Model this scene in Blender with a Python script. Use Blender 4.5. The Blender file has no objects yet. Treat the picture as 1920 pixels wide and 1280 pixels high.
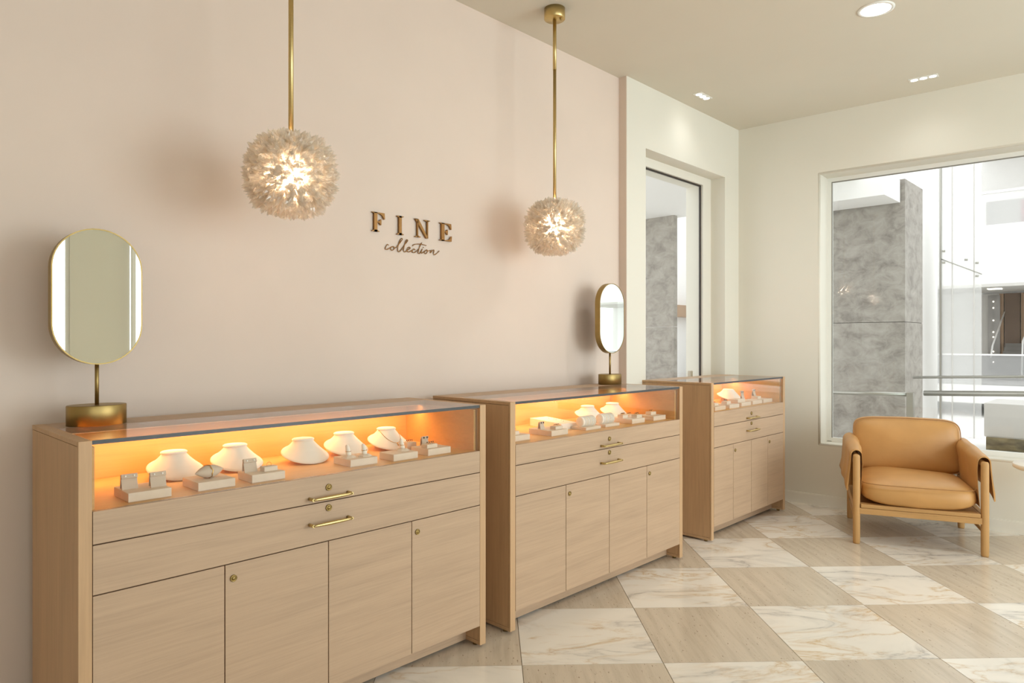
import bpy, bmesh, math, random
from mathutils import Vector, Matrix
random.seed(7)
PI = math.pi
scene = bpy.context.scene
COL = scene.collection

# ------------------------------------------------------------------ camera, world, lights, exposure
cam_d = bpy.data.cameras.new('camera'); cam = bpy.data.objects.new('camera', cam_d); COL.objects.link(cam)
cam_d.sensor_width = 36.0; cam_d.lens = 24.0; cam_d.clip_start = 0.05; cam_d.clip_end = 200
cam.location = (0, 0, 1.373)
cam.rotation_euler = (PI/2, 0, math.radians(44.1 - 90))
scene.camera = cam

world = bpy.data.worlds.new('world'); scene.world = world; world.use_nodes = True
bg = world.node_tree.nodes['Background']
bg.inputs['Color'].default_value = (0.98, 0.985, 1.0, 1); bg.inputs['Strength'].default_value = 2.2

def area_light(name, loc, rot, sx, sy, power, col=(1, 1, 1), spread=PI):
    l = bpy.data.lights.new(name, 'AREA'); l.shape = 'RECTANGLE'; l.size = sx; l.size_y = sy
    l.energy = power; l.color = col; l.spread = spread
    o = bpy.data.objects.new(name, l); o.location = loc; o.rotation_euler = rot; COL.objects.link(o); return o
# daylight in the two tall shop windows behind the camera (seen as bright strips in the mirror)
area_light('window_rear_offscreen', (0.29, -3.36, 1.6), (-PI/2, 0, PI), 3.3, 2.5, 48, (0.82, 0.93, 1.0))
area_light('window_rear_offscreen', (4.12, -3.36, 1.6), (-PI/2, 0, PI), 2.9, 2.5, 185, (0.82, 0.93, 1.0))

scene.view_settings.view_transform = 'Standard'
scene.view_settings.look = 'None'
scene.view_settings.gamma = 1.0
scene.view_settings.use_curve_mapping = False
scene.view_settings.exposure = -0.22
try:
    scene.cycles.use_denoising = True
    scene.cycles.max_bounces = 10; scene.cycles.diffuse_bounces = 5; scene.cycles.glossy_bounces = 5
    scene.cycles.transparent_max_bounces = 24; scene.cycles.transmission_bounces = 8
    scene.cycles.sample_clamp_indirect = 6.0
    scene.cycles.caustics_reflective = False; scene.cycles.caustics_refractive = False
except Exception:
    pass

# ------------------------------------------------------------------ materials
def lin(c):
    return tuple(((v/255)/12.92 if v/255 <= .04045 else (((v/255)+.055)/1.055)**2.4) for v in c)
MATS = {}
def new_mat(name):
    m = bpy.data.materials.new(name); m.use_nodes = True; MATS[name] = m
    nt = m.node_tree; return m, nt, nt.nodes['Principled BSDF']
def N(nt, t, **kw):
    n = nt.nodes.new(t)
    for k, v in kw.items(): setattr(n, k, v)
    return n
def L(nt, a, b): nt.links.new(a, b)
def ramp(nt, stops):
    r = N(nt, 'ShaderNodeValToRGB'); e = r.color_ramp.elements
    while len(e) < len(stops): e.new(0.5)
    for el, (p, c) in zip(e, stops):
        el.position = p; el.color = (*c, 1) if len(c) == 3 else c
    return r
def plain(name, rgb, rough=.6, metal=0, var=.04, nscale=6, bump=0, bscale=80, spec=.5, stretch=None, emit=None):
    m, nt, b = new_mat(name)
    c = lin(rgb); tc = N(nt, 'ShaderNodeTexCoord'); mp = N(nt, 'ShaderNodeMapping')
    L(nt, tc.outputs['Object'], mp.inputs['Vector'])
    if stretch: mp.inputs['Scale'].default_value = stretch
    no = N(nt, 'ShaderNodeTexNoise'); no.inputs['Scale'].default_value = nscale; no.inputs['Detail'].default_value = 4
    L(nt, mp.outputs[0], no.inputs['Vector'])
    r = ramp(nt, [(.3, tuple(x*(1-var) for x in c)), (.7, tuple(min(1, x*(1+var)) for x in c))])
    L(nt, no.outputs['Fac'], r.inputs[0]); L(nt, r.outputs[0], b.inputs['Base Color'])
    b.inputs['Roughness'].default_value = rough; b.inputs['Metallic'].default_value = metal
    b.inputs['Specular IOR Level'].default_value = spec
    if bump:
        n2 = N(nt, 'ShaderNodeTexNoise'); n2.inputs['Scale'].default_value = bscale; n2.inputs['Detail'].default_value = 3
        L(nt, mp.outputs[0], n2.inputs['Vector'])
        bp = N(nt, 'ShaderNodeBump'); bp.inputs['Strength'].default_value = bump; bp.inputs['Distance'].default_value = .004
        L(nt, n2.outputs['Fac'], bp.inputs['Height']); L(nt, bp.outputs[0], b.inputs['Normal'])
    return m
def emissive(name, rgb, s):
    m, nt, b = new_mat(name)
    b.inputs['Base Color'].default_value = (*rgb, 1)
    b.inputs['Emission Color'].default_value = (*rgb, 1); b.inputs['Emission Strength'].default_value = s
    return m
def wood(name, rgb, grain, dark=.80):
    m, nt, b = new_mat(name); c = lin(rgb)
    tc = N(nt, 'ShaderNodeTexCoord'); oi = N(nt, 'ShaderNodeObjectInfo')
    ad = N(nt, 'ShaderNodeVectorMath', operation='MULTIPLY_ADD')
    cmb = N(nt, 'ShaderNodeCombineXYZ')
    for i in range(3): L(nt, oi.outputs['Random'], cmb.inputs[i])
    ad.inputs[1].default_value = (9, 7, 5)
    L(nt, cmb.outputs[0], ad.inputs[0]); L(nt, tc.outputs['Object'], ad.inputs[2])
    mp = N(nt, 'ShaderNodeMapping'); L(nt, ad.outputs[0], mp.inputs['Vector'])
    sc = {'x': (3.2, 60, 150), 'z': (130, 70, 3.0), 'y': (60, 1.6, 60)}[grain]
    mp.inputs['Scale'].default_value = sc
    n1 = N(nt, 'ShaderNodeTexNoise'); n1.inputs['Scale'].default_value = 1.0; n1.inputs['Detail'].default_value = 6; n1.inputs['Roughness'].default_value = .7
    L(nt, mp.outputs[0], n1.inputs['Vector'])
    mp2 = N(nt, 'ShaderNodeMapping'); L(nt, ad.outputs[0], mp2.inputs['Vector'])
    mp2.inputs['Scale'].default_value = tuple(v*.14 if v > 5 else v*.5 for v in sc)
    n2 = N(nt, 'ShaderNodeTexNoise'); n2.inputs['Scale'].default_value = 1.0; n2.inputs['Detail'].default_value = 3; n2.inputs['Distortion'].default_value = .6
    L(nt, mp2.outputs[0], n2.inputs['Vector'])
    mx = N(nt, 'ShaderNodeMath', operation='MULTIPLY_ADD'); mx.inputs[1].default_value = .6
    L(nt, n1.outputs['Fac'], mx.inputs[0])
    h = N(nt, 'ShaderNodeMath', operation='MULTIPLY'); h.inputs[1].default_value = .4
    L(nt, n2.outputs['Fac'], h.inputs[0]); L(nt, h.outputs[0], mx.inputs[2])
    r = ramp(nt, [(.33, tuple(x*dark for x in c)), (.5, c), (.68, tuple(min(1, x*1.10) for x in c))])
    L(nt, mx.outputs[0], r.inputs[0]); L(nt, r.outputs[0], b.inputs['Base Color'])
    b.inputs['Roughness'].default_value = .48; b.inputs['Specular IOR Level'].default_value = .35
    bp = N(nt, 'ShaderNodeBump'); bp.inputs['Strength'].default_value = .12; bp.inputs['Distance'].default_value = .002
    L(nt, n1.outputs['Fac'], bp.inputs['Height']); L(nt, bp.outputs[0], b.inputs['Normal'])
    return m
def glass(name, tint=(1, 1, 1), ior=1.5, rough=0.0):
    m = bpy.data.materials.new(name); m.use_nodes = True; nt = m.node_tree; nt.nodes.clear(); MATS[name] = m
    out = N(nt, 'ShaderNodeOutputMaterial'); mix = N(nt, 'ShaderNodeMixShader')
    tr = N(nt, 'ShaderNodeBsdfTransparent'); tr.inputs[0].default_value = (*tint, 1)
    gl = N(nt, 'ShaderNodeBsdfGlossy'); gl.inputs['Roughness'].default_value = rough
    lw_ = N(nt, 'ShaderNodeLayerWeight'); pw = N(nt, 'ShaderNodeMath', operation='POWER'); pw.inputs[1].default_value = 4.2
    fr = N(nt, 'ShaderNodeMath', operation='MULTIPLY_ADD'); fr.inputs[1].default_value = .93; fr.inputs[2].default_value = .03
    L(nt, lw_.outputs['Facing'], pw.inputs[0]); L(nt, pw.outputs[0], fr.inputs[0])
    L(nt, fr.outputs[0], mix.inputs[0]); L(nt, tr.outputs[0], mix.inputs[1]); L(nt, gl.outputs[0], mix.inputs[2])
    L(nt, mix.outputs[0], out.inputs[0]); return m
def painted_haze_glass(name, tint, alpha):  # clear glass with reflections and haze painted in as flat diffuse colour
    m = bpy.data.materials.new(name); m.use_nodes = True; nt = m.node_tree; nt.nodes.clear(); MATS[name] = m
    out = N(nt, 'ShaderNodeOutputMaterial'); mix = N(nt, 'ShaderNodeMixShader'); mix.inputs[0].default_value = alpha
    tr = N(nt, 'ShaderNodeBsdfTransparent'); df = N(nt, 'ShaderNodeBsdfDiffuse'); df.inputs[0].default_value = (*tint, 1)
    L(nt, tr.outputs[0], mix.inputs[1]); L(nt, df.outputs[0], mix.inputs[2]); L(nt, mix.outputs[0], out.inputs[0]); return m
def stone(name, base, vein, gold, scale, kind):
    m, nt, b = new_mat(name)
    tc = N(nt, 'ShaderNodeTexCoord'); oi = N(nt, 'ShaderNodeObjectInfo')
    cmb = N(nt, 'ShaderNodeCombineXYZ')
    for i in range(3): L(nt, oi.outputs['Random'], cmb.inputs[i])
    ad = N(nt, 'ShaderNodeVectorMath', operation='MULTIPLY_ADD'); ad.inputs[1].default_value = (37, 53, 71)
    L(nt, cmb.outputs[0], ad.inputs[0]); L(nt, tc.outputs['Object'], ad.inputs[2])
    mp = N(nt, 'ShaderNodeMapping'); L(nt, ad.outputs[0], mp.inputs['Vector'])
    if kind == 'marble':
        mp.inputs['Rotation'].default_value = (0, 0, .45); mp.inputs['Scale'].default_value = (scale*.7, scale*1.5, scale)
        def vein_field(sc_, dist, off):
            n = N(nt, 'ShaderNodeTexNoise'); n.inputs['Scale'].default_value = sc_; n.inputs['Detail'].default_value = 7
            n.inputs['Roughness'].default_value = .6; n.inputs['Distortion'].default_value = dist
            sh = N(nt, 'ShaderNodeVectorMath', operation='ADD'); sh.inputs[1].default_value = (off, off*.7, 0)
            L(nt, mp.outputs[0], sh.inputs[0]); L(nt, sh.outputs[0], n.inputs['Vector'])
            s = N(nt, 'ShaderNodeMath', operation='SUBTRACT'); s.inputs[1].default_value = .5; L(nt, n.outputs['Fac'], s.inputs[0])
            a = N(nt, 'ShaderNodeMath', operation='ABSOLUTE'); L(nt, s.outputs[0], a.inputs[0]); return a
        a1 = vein_field(.75, 1.1, 0); a2 = vein_field(1.1, .7, 13)
        def mixc(x, y, t): return tuple(t*p+(1-t)*q for p, q in zip(x, y))
        r = ramp(nt, [(0, vein), (.010, mixc(vein, base, .55)), (.035, mixc(vein, base, .22)), (.10, base)]); L(nt, a1.outputs[0], r.inputs[0])
        r3 = ramp(nt, [(0, gold), (.012, mixc(gold, base, .45)), (.05, base)]); L(nt, a2.outputs[0], r3.inputs[0])
        n2 = N(nt, 'ShaderNodeTexNoise'); n2.inputs['Scale'].default_value = .6; n2.inputs['Detail'].default_value = 3
        L(nt, mp.outputs[0], n2.inputs['Vector'])
        r2 = ramp(nt, [(.40, (0, 0, 0)), (.62, (1, 1, 1))]); L(nt, n2.outputs['Fac'], r2.inputs[0])
        mx = N(nt, 'ShaderNodeMix', data_type='RGBA'); L(nt, r2.outputs[0], mx.inputs[0])
        L(nt, r.outputs[0], mx.inputs[6]); L(nt, r3.outputs[0], mx.inputs[7])
        L(nt, mx.outputs[2], b.inputs['Base Color'])
        b.inputs['Roughness'].default_value = .16
    elif kind == 'travertine':
        mp.inputs['Rotation'].default_value = (0, 0, .06); mp.inputs['Scale'].default_value = (26, 2.2, 5)
        n = N(nt, 'ShaderNodeTexNoise'); n.inputs['Scale'].default_value = 1; n.inputs['Detail'].default_value = 6; n.inputs['Roughness'].default_value = .65
        L(nt, mp.outputs[0], n.inputs['Vector'])
        r = ramp(nt, [(.3, vein), (.52, base), (.75, tuple(min(1, x*1.1) for x in base))]); L(nt, n.outputs['Fac'], r.inputs[0])
        mp3 = N(nt, 'ShaderNodeMapping'); L(nt, ad.outputs[0], mp3.inputs['Vector']); mp3.inputs['Scale'].default_value = (120, 34, 60)
        n3 = N(nt, 'ShaderNodeTexNoise'); n3.inputs['Scale'].default_value = 1; n3.inputs['Detail'].default_value = 2; L(nt, mp3.outputs[0], n3.inputs['Vector'])
        r3 = ramp(nt, [(.66, (0, 0, 0)), (.74, (.8, .8, .8))]); L(nt, n3.outputs['Fac'], r3.inputs[0])
        mx = N(nt, 'ShaderNodeMix', data_type='RGBA'); L(nt, r3.outputs[0], mx.inputs[0]); L(nt, r.outputs[0], mx.inputs[6])
        mx.inputs[7].default_value = (*gold, 1); L(nt, mx.outputs[2], b.inputs['Base Color'])
        b.inputs['Roughness'].default_value = .2
    else:
        mp.inputs['Scale'].default_value = (scale, scale, scale*1.4)
        n = N(nt, 'ShaderNodeTexNoise'); n.inputs['Scale'].default_value = 1; n.inputs['Detail'].default_value = 9; n.inputs['Roughness'].default_value = .72; n.inputs['Distortion'].default_value = .5
        L(nt, mp.outputs[0], n.inputs['Vector'])
        r = ramp(nt, [(.3, vein), (.5, base), (.72, gold)]); L(nt, n.outputs['Fac'], r.inputs[0])
        L(nt, r.outputs[0], b.inputs['Base Color']); b.inputs['Roughness'].default_value = .55
    return m

M = dict(
    pink=plain('pink_plaster', (222, 204, 190), .85, var=.03, nscale=1.6, bump=.03, bscale=60),
    white=plain('white_wall_paint', (226, 221, 208), .8, var=.012, nscale=2),
    ceil=plain('ceiling_paint', (214, 207, 192), .85, var=.012, nscale=2),
    trim=plain('white_trim_paint', (230, 225, 213), .5, var=.01),
    alu=plain('white_aluminium', (236, 234, 228), .4, var=.01),
    gasket=plain('black_gasket', (52, 44, 38), .6),
    oak_x=wood('pale_oak_horizontal', (187, 158, 130), 'x', .87),
    oak_z=wood('pale_oak_vertical', (194, 158, 120), 'z', .86),
    oak_in=wood('oak_display_lining', (214, 164, 98), 'x', .9),
    brass=plain('brushed_brass', (204, 180, 124), .34, metal=1, var=.05, nscale=30, stretch=(1, 1, 12)),
    brass_dk=plain('aged_brass', (158, 134, 84), .42, metal=1, var=.08, nscale=20),
    bronze=plain('antique_bronze_letters', (150, 110, 66), .38, metal=.9, var=.05),
    mirror=plain('mirror_silver', (240, 244, 240), .01, metal=1, var=0),
    gedge=plain('dark_glass_edge', (68, 69, 70), .35, var=.15, nscale=12, stretch=(4, 1, 30)),
    glass=glass('clear_glass'), winglass=glass('window_glass', (.97, .985, .975)),
    screen=painted_haze_glass('painted_haze_screen', (.95, .95, .94), .30),  # whitish diffuse share stands in for reflected light on the glass
    led=emissive('warm_led', (1.0, .62, .30), 1.6),
    bulb=emissive('frosted_warm_bulb', (1.0, .84, .66), 48.0),
    downlight=emissive('downlight_lens', (1.0, .95, .86), 9.0),
    farlight=emissive('small_lamp', (1.0, .93, .8), 5.0),
    fabric=plain('cream_display_suede', (246, 235, 218), .9, var=.02, nscale=30, bump=.08, bscale=500, spec=.2),
    block=plain('beige_linen_block', (226, 206, 182), .85, var=.03, nscale=40, bump=.08, bscale=600, spec=.2),
    card=plain('taupe_suede_card', (208, 188, 166), .85, var=.03, nscale=40, spec=.2),
    pearl=plain('pearl', (250, 246, 238), .15, var=.01),
    gold=plain('polished_gold', (214, 172, 96), .22, metal=1, var=.05),
    gem=plain('dark_gemstones', (96, 74, 60), .12, metal=.6, var=.5, nscale=400),
    leather=plain('tan_leather', (194, 145, 86), .46, var=.07, nscale=5, bump=.5, bscale=9, spec=.45),
    piping=plain('dark_leather_piping', (160, 112, 60), .5, var=.05),
    ash=wood('honey_ash_frame', (190, 146, 92), 'z', .85),
    ash_x=wood('honey_ash_rail', (190, 146, 92), 'x', .85),
    lacquer=plain('white_lacquer', (238, 232, 220), .35, var=.01),
    paper=plain('white_paper', (240, 238, 232), .7, var=.01),
    grout=plain('grout', (150, 136, 118), .9, var=.06, nscale=40),
    marble=stone('calacatta_marble', lin((238, 230, 218)), lin((178, 170, 162)), lin((212, 184, 146)), 2.6, 'marble'),
    trav=stone('beige_travertine', lin((206, 191, 171)), lin((192, 176, 156)), lin((134, 114, 92)), 1, 'travertine'),
    greystone=stone('grey_limestone', lin((160, 154, 146)), lin((122, 116, 110)), lin((182, 177, 170)), 5.0, 'lime'),
    extwhite=plain('white_render', (243, 242, 240), .8, var=.01),
    extgrey=plain('pale_concrete', (208, 205, 200), .8, var=.04, nscale=3),
    extdark=plain('grey_steps_stone', (128, 124, 120), .7, var=.1, nscale=4),
    steel=plain('brushed_steel_rail', (176, 174, 166), .35, metal=.8, var=.04),
    tanpanel=plain('tan_shop_panel', (168, 138, 112), .6, var=.06, nscale=3),
    brownpanel=plain('brown_shop_panel', (110, 88, 72), .5, var=.08, nscale=3),
    shopglass=plain('dim_shop_glazing', (150, 146, 142), .15, var=.18, nscale=2, stretch=(3, 3, .8)),
    pond=plain('pond_bed', (118, 108, 80), .25, var=.55, nscale=6, stretch=(1, 1, 3)),
    plantgold=plain('amber_pond_grass', (184, 128, 60), .7, var=.3, nscale=12),
    coloured=plain('coloured_clothes', (150, 86, 96), .8, var=.5, nscale=7),
)
def crystal_material():
    m = bpy.data.materials.new('quartz_crystal'); m.use_nodes = True; nt = m.node_tree; nt.nodes.clear(); MATS['quartz_crystal'] = m
    out = N(nt, 'ShaderNodeOutputMaterial'); m1 = N(nt, 'ShaderNodeMixShader'); m2 = N(nt, 'ShaderNodeMixShader'); m3 = N(nt, 'ShaderNodeMixShader')
    c = (.97, .93, .87, 1)
    t = N(nt, 'ShaderNodeBsdfTranslucent'); t.inputs[0].default_value = c
    d = N(nt, 'ShaderNodeBsdfDiffuse'); d.inputs[0].default_value = c
    tr = N(nt, 'ShaderNodeBsdfTransparent'); tr.inputs[0].default_value = (1, .97, .93, 1)
    g = N(nt, 'ShaderNodeBsdfGlossy'); g.inputs['Roughness'].default_value = .12
    m1.inputs[0].default_value = .12; m2.inputs[0].default_value = .42; m3.inputs[0].default_value = .07
    L(nt, t.outputs[0], m1.inputs[1]); L(nt, d.outputs[0], m1.inputs[2])
    L(nt, m1.outputs[0], m2.inputs[1]); L(nt, tr.outputs[0], m2.inputs[2])
    L(nt, m2.outputs[0], m3.inputs[1]); L(nt, g.outputs[0], m3.inputs[2]); L(nt, m3.outputs[0], out.inputs[0])
    return m
M['crystal'] = crystal_material()

# ------------------------------------------------------------------ mesh helpers
class MB:
    def __init__(s): s.bm = bmesh.new()
    def _face(s, vs, sm):
        try:
            f = s.bm.faces.new(vs); f.smooth = sm
        except ValueError: pass
    def box(s, x0, x1, y0, y1, z0, z1, bev=0, seg=2, mat=None):
        b = bmesh.new(); bmesh.ops.create_cube(b, size=1)
        for v in b.verts:
            v.co = Vector((x0+(v.co.x+.5)*(x1-x0), y0+(v.co.y+.5)*(y1-y0), z0+(v.co.z+.5)*(z1-z0)))
        if bev: bmesh.ops.bevel(b, geom=list(b.edges), offset=bev, segments=seg, affect='EDGES', profile=.5)
        return s.merge(b, mat)
    def merge(s, b, mat=None):
        if mat is not None: b.transform(mat)
        vm = {v: s.bm.verts.new(v.co) for v in b.verts}
        for f in b.faces: s._face([vm[v] for v in f.verts], f.smooth)
        b.free(); return s
    def prism(s, pts, axis, a0, a1):
        def P(p, a):
            return {'x': (a, p[0], p[1]), 'y': (p[0], a, p[1]), 'z': (p[0], p[1], a)}[axis]
        v0 = [s.bm.verts.new(P(p, a0)) for p in pts]; v1 = [s.bm.verts.new(P(p, a1)) for p in pts]
        n = len(pts); s._face(v0[::-1], False); s._face(v1, False)
        for i in range(n): s._face([v0[i], v0[(i+1) % n], v1[(i+1) % n], v1[i]], False)
        return s
    def loft(s, rings, cap0=True, cap1=True, sm=True, closed=True):
        vr = [[s.bm.verts.new(p) for p in r] for r in rings]
        n = len(rings[0])
        for a, b in zip(vr, vr[1:]):
            for i in range(n if closed else n-1): s._face([a[i], a[(i+1) % n], b[(i+1) % n], b[i]], sm)
        if cap0: s._face(vr[0][::-1], False)
        if cap1: s._face(vr[-1], False)
        return s
    def tube(s, path, r, n=10, sm=True, loop=False):
        path = [Vector(p) for p in path]; rr = r if isinstance(r, (list, tuple)) else [r]*len(path)
        rings = []; up = None
        for i, p in enumerate(path):
            a = path[i-1] if (i or loop) else p; b = path[(i+1) % len(path)] if (i < len(path)-1 or loop) else p
            t = (b-a).normalized()
            if up is None: up = Vector((0, 0, 1)) if abs(t.z) < .9 else Vector((0, 1, 0))
            x = t.cross(up)
            if x.length < 1e-6: x = t.orthogonal()
            x.normalize(); y = x.cross(t).normalized(); up = y
            rings.append([p + rr[i]*(math.cos(2*PI*k/n)*x+math.sin(2*PI*k/n)*y) for k in range(n)])
        if loop: rings.append(rings[0]); return s.loft(rings, False, False, sm)
        return s.loft(rings, True, True, sm)
    def lathe(s, prof, n=32, sm=True, cx=0, cy=0, sx=1, sy=1, cap=True):
        return s.loft([[(cx+r*sx*math.cos(2*PI*k/n), cy+r*sy*math.sin(2*PI*k/n), z) for k in range(n)] for r, z in prof], cap, cap, sm)
    def obj(s, name, mat, parent=None, loc=None, rz=0):
        bmesh.ops.recalc_face_normals(s.bm, faces=list(s.bm.faces))
        me = bpy.data.meshes.new(name); s.bm.to_mesh(me); s.bm.free()
        if mat: me.materials.append(mat)
        o = bpy.data.objects.new(name, me); COL.objects.link(o)
        if parent: o.parent = parent
        if loc: o.location = loc
        if rz: o.rotation_euler = (0, 0, rz)
        return o
def tag(o, label, cat, group=None):
    o['label'] = label; o['category'] = cat
    if group: o['group'] = group
    return o
def thing(name, label, cat, loc=(0, 0, 0), rz=0, group=None):
    o = bpy.data.objects.new(name, None); o.empty_display_size = .05; COL.objects.link(o)
    o.location = loc; o.rotation_euler = (0, 0, rz); return tag(o, label, cat, group)
def struct(name, mb, mat, parent=None):
    o = mb.obj(name, mat, parent)
    if parent is None: o['kind'] = 'structure'
    return o
def copy_tree(o, parent=None):
    c = o.copy(); COL.objects.link(c); c.parent = parent
    for ch in list(o.children): copy_tree(ch, c)
    return c
def sell(w, d, n=32, e=2.0):
    """superellipse outline"""
    out = []
    for k in range(n):
        a = 2*PI*k/n; c, s_ = math.cos(a), math.sin(a)
        out.append((w*math.copysign(abs(c)**(2/e), c), d*math.copysign(abs(s_)**(2/e), s_)))
    return out

# ------------------------------------------------------------------ room shell
H = 3.28; YP = 2.885; YW = 2.82; XS = 4.095; XL = -2.6; YR = -3.3
WA = math.radians(4.5); C0 = Vector((5.85, 2.82)); WE = Vector((math.sin(WA), -math.cos(WA))); WN = Vector((math.cos(WA), math.sin(WA)))
def ww(t, n): p = C0+WE*t+WN*n; return (p.x, p.y)
TEND = 6.2
# floor slab with tiles
XE = ww(TEND, 0)[0]
fl = MB(); fl.prism([(XL-.1, YR-.1), (XE+.3, YR-.1), (C0.x+.5, 3.2), (XL-.1, 3.2)], 'z', -.12, -.003)
floor = struct('floor', fl, M['grout'])
TS = .6044; TA = math.radians(46.03); TO = Vector((2.964, 2.0004))
e2 = Vector((math.cos(TA), math.sin(TA))); e1 = Vector((math.sin(TA), -math.cos(TA)))
def clip(poly, nrm, off):
    out = []
    for i, p in enumerate(poly):
        q = poly[(i+1) % len(poly)]; dp = p.dot(nrm)-off; dq = q.dot(nrm)-off
        if dp <= 0: out.append(p)
        if dp*dq < 0: out.append(p+(q-p)*(dp/(dp-dq)))
    return out
planes = [(Vector((-1, 0)), -XL), (Vector((0, -1)), -YR), (Vector((0, 1)), YP), (WN, WN.dot(C0))]
g = .0016; hs = TS/2-g
def tile_mesh(name, poly, mat):
    mb = MB(); mb.prism(poly, 'z', -.012, 0)
    bmesh.ops.recalc_face_normals(mb.bm, faces=list(mb.bm.faces))
    me = bpy.data.meshes.new(name); mb.bm.to_mesh(me); mb.bm.free(); me.materials.append(mat); return me
full = [tile_mesh('floor_tile', [(-hs, -hs), (hs, -hs), (hs, hs), (-hs, hs)], M[k]) for k in ('marble', 'trav')]
for i in range(-16, 17):
    for j in range(-16, 17):
        c = TO+TS*((i+.5)*e1+(j+.5)*e2)
        poly = [c+a*hs*e1+b*hs*e2 for a, b in ((-1, -1), (1, -1), (1, 1), (-1, 1))]
        p2 = poly
        for nr, of in planes:
            p2 = clip(p2, nr, of)
            if len(p2) < 3: break
        if len(p2) < 3: continue
        kind = (i+j) % 2
        if p2 == poly: me = full[kind]
        else:
            # local axes of the tile object: x = e1 rotated frame
            me = tile_mesh('floor_tile', [((p-c).dot(e1), (p-c).dot(e2)) for p in p2], M['trav' if kind else 'marble'])
        t = bpy.data.objects.new('marble_tile' if not kind else 'travertine_tile', me); COL.objects.link(t); t.parent = floor
        t.location = (c.x, c.y, 0); t.rotation_euler = (0, 0, math.atan2(e1.y, e1.x))
# ceiling
ce = MB(); ce.prism([(XL-.1, YR-.1), (XE+.3, YR-.1), (C0.x+.4, 3.2), (XL-.1, 3.2)], 'z', H, H+.12)
struct('ceiling', ce, M['ceil'])
struct('wall_back', MB().box(XL-.1, XS+.001, YP, YP+.2, -.003, H), M['pink'])
# white wall with door opening X 4.34-5.59, top 2.81
wb = MB()
wb.box(XS, 4.34, YW, YW+.32, -.003, H).box(5.59, C0.x+.25, YW, YW+.32, -.003, H).box(4.34, 5.59, YW, YW+.32, 2.81, H)
struct('wall_alcove', wb, M['white'])
# pink return strip where the white wall steps forward
struct('trim_1', MB().box(XS-.004, XS, YW+.002, YP, -.003, H), M['pink'])
# glazed side opening
dr = MB()
dr.box(5.45, 5.592, YW+.135, YW+.30, 0, 2.812).box(4.338, 4.40, YW+.135, YW+.30, 0, 2.812).box(4.40, 5.45, YW+.135, YW+.30, 2.74, 2.812)
w1 = struct('window_1', dr, M['trim'])
struct('gasket', MB().box(5.438, 5.451, YW+.155, YW+.168, 0, 2.741).box(4.40, 5.451, YW+.155, YW+.168, 2.728, 2.741).box(4.399, 4.412, YW+.155, YW+.168, 0, 2.741), M['gasket'], w1)
struct('pane', MB().box(4.405, 5.445, YW+.158, YW+.165, .01, 2.735), M['winglass'], w1)
struct('pull_handle', MB().box(5.30, 5.335, YW+.168, YW+.20, .90, 1.12, .004), plain('beige_pull', (196, 182, 162), .5), w1)
# window wall
T0, T1, Z0, Z1 = .684, 4.4, .508, 2.785
def wpoly(t0, t1, n0, n1): return [ww(t0, n0), ww(t1, n0), ww(t1, n1), ww(t0, n1)]
wr = MB()
wr.prism(wpoly(-.0, T0, 0, .34), 'z', -.003, H).prism(wpoly(T1, TEND, 0, .34), 'z', -.003, H)
wr.prism(wpoly(T0, T1, 0, .34), 'z', -.003, Z0).prism(wpoly(T0, T1, 0, .34), 'z', Z1, H)
wright = struct('wall_right', wr, M['white'])
# rounded bullnose edge round the window opening
bn = MB()
for a, b in (((T0, Z0), (T0, Z1)), ((T0, Z1), (T1, Z1)), ((T0, Z0), (T1, Z0))):
    p, q = ww(a[0], .012), ww(b[0], .012); bn.tube([(*p, a[1]), (*q, b[1])], .013, 12)
struct('bullnose_edge', bn, M['white'], wright)
wf = MB(); FN0, FN1 = .255, .305; FW = .035
wf.prism(wpoly(T0, T0+FW, FN0, FN1), 'z', Z0+.005, Z1).prism(wpoly(T1-FW, T1, FN0, FN1), 'z', Z0+.005, Z1)
wf.prism(wpoly(T0+FW, T1-FW, FN0, FN1), 'z', Z1-.035, Z1).prism(wpoly(T0+FW, T1-FW, FN0, FN1), 'z', Z0, Z0+.035)
w2 = struct('window_2', wf, M['alu'])
struct('pane', MB().prism(wpoly(T0+FW, T1-FW, FN0+.02, FN0+.028), 'z', Z0+.033, Z1-.033), M['winglass'], w2)
gk = MB(); gk.prism(wpoly(T0+FW, T0+FW+.005, FN0-.001, FN0+.02), 'z', Z0+.035, Z1-.035).prism(wpoly(T0+FW, T1-FW, FN0-.001, FN0+.02), 'z', Z1-.04, Z1-.035)
struct('gasket', gk, plain('grey_gasket', (140, 136, 128), .6), w2)
bb = MB(); bb.prism(wpoly(0.0, TEND, -.014, 0), 'z', 0, .085).prism(wpoly(0.0, TEND, -.010, 0), 'z', .085, .092)
struct('baseboard_right', bb, M['trim'])
struct('baseboard_alcove', MB().box(5.592, C0.x-.02, YW-.014, YW, 0, .088), M['trim'])
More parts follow.
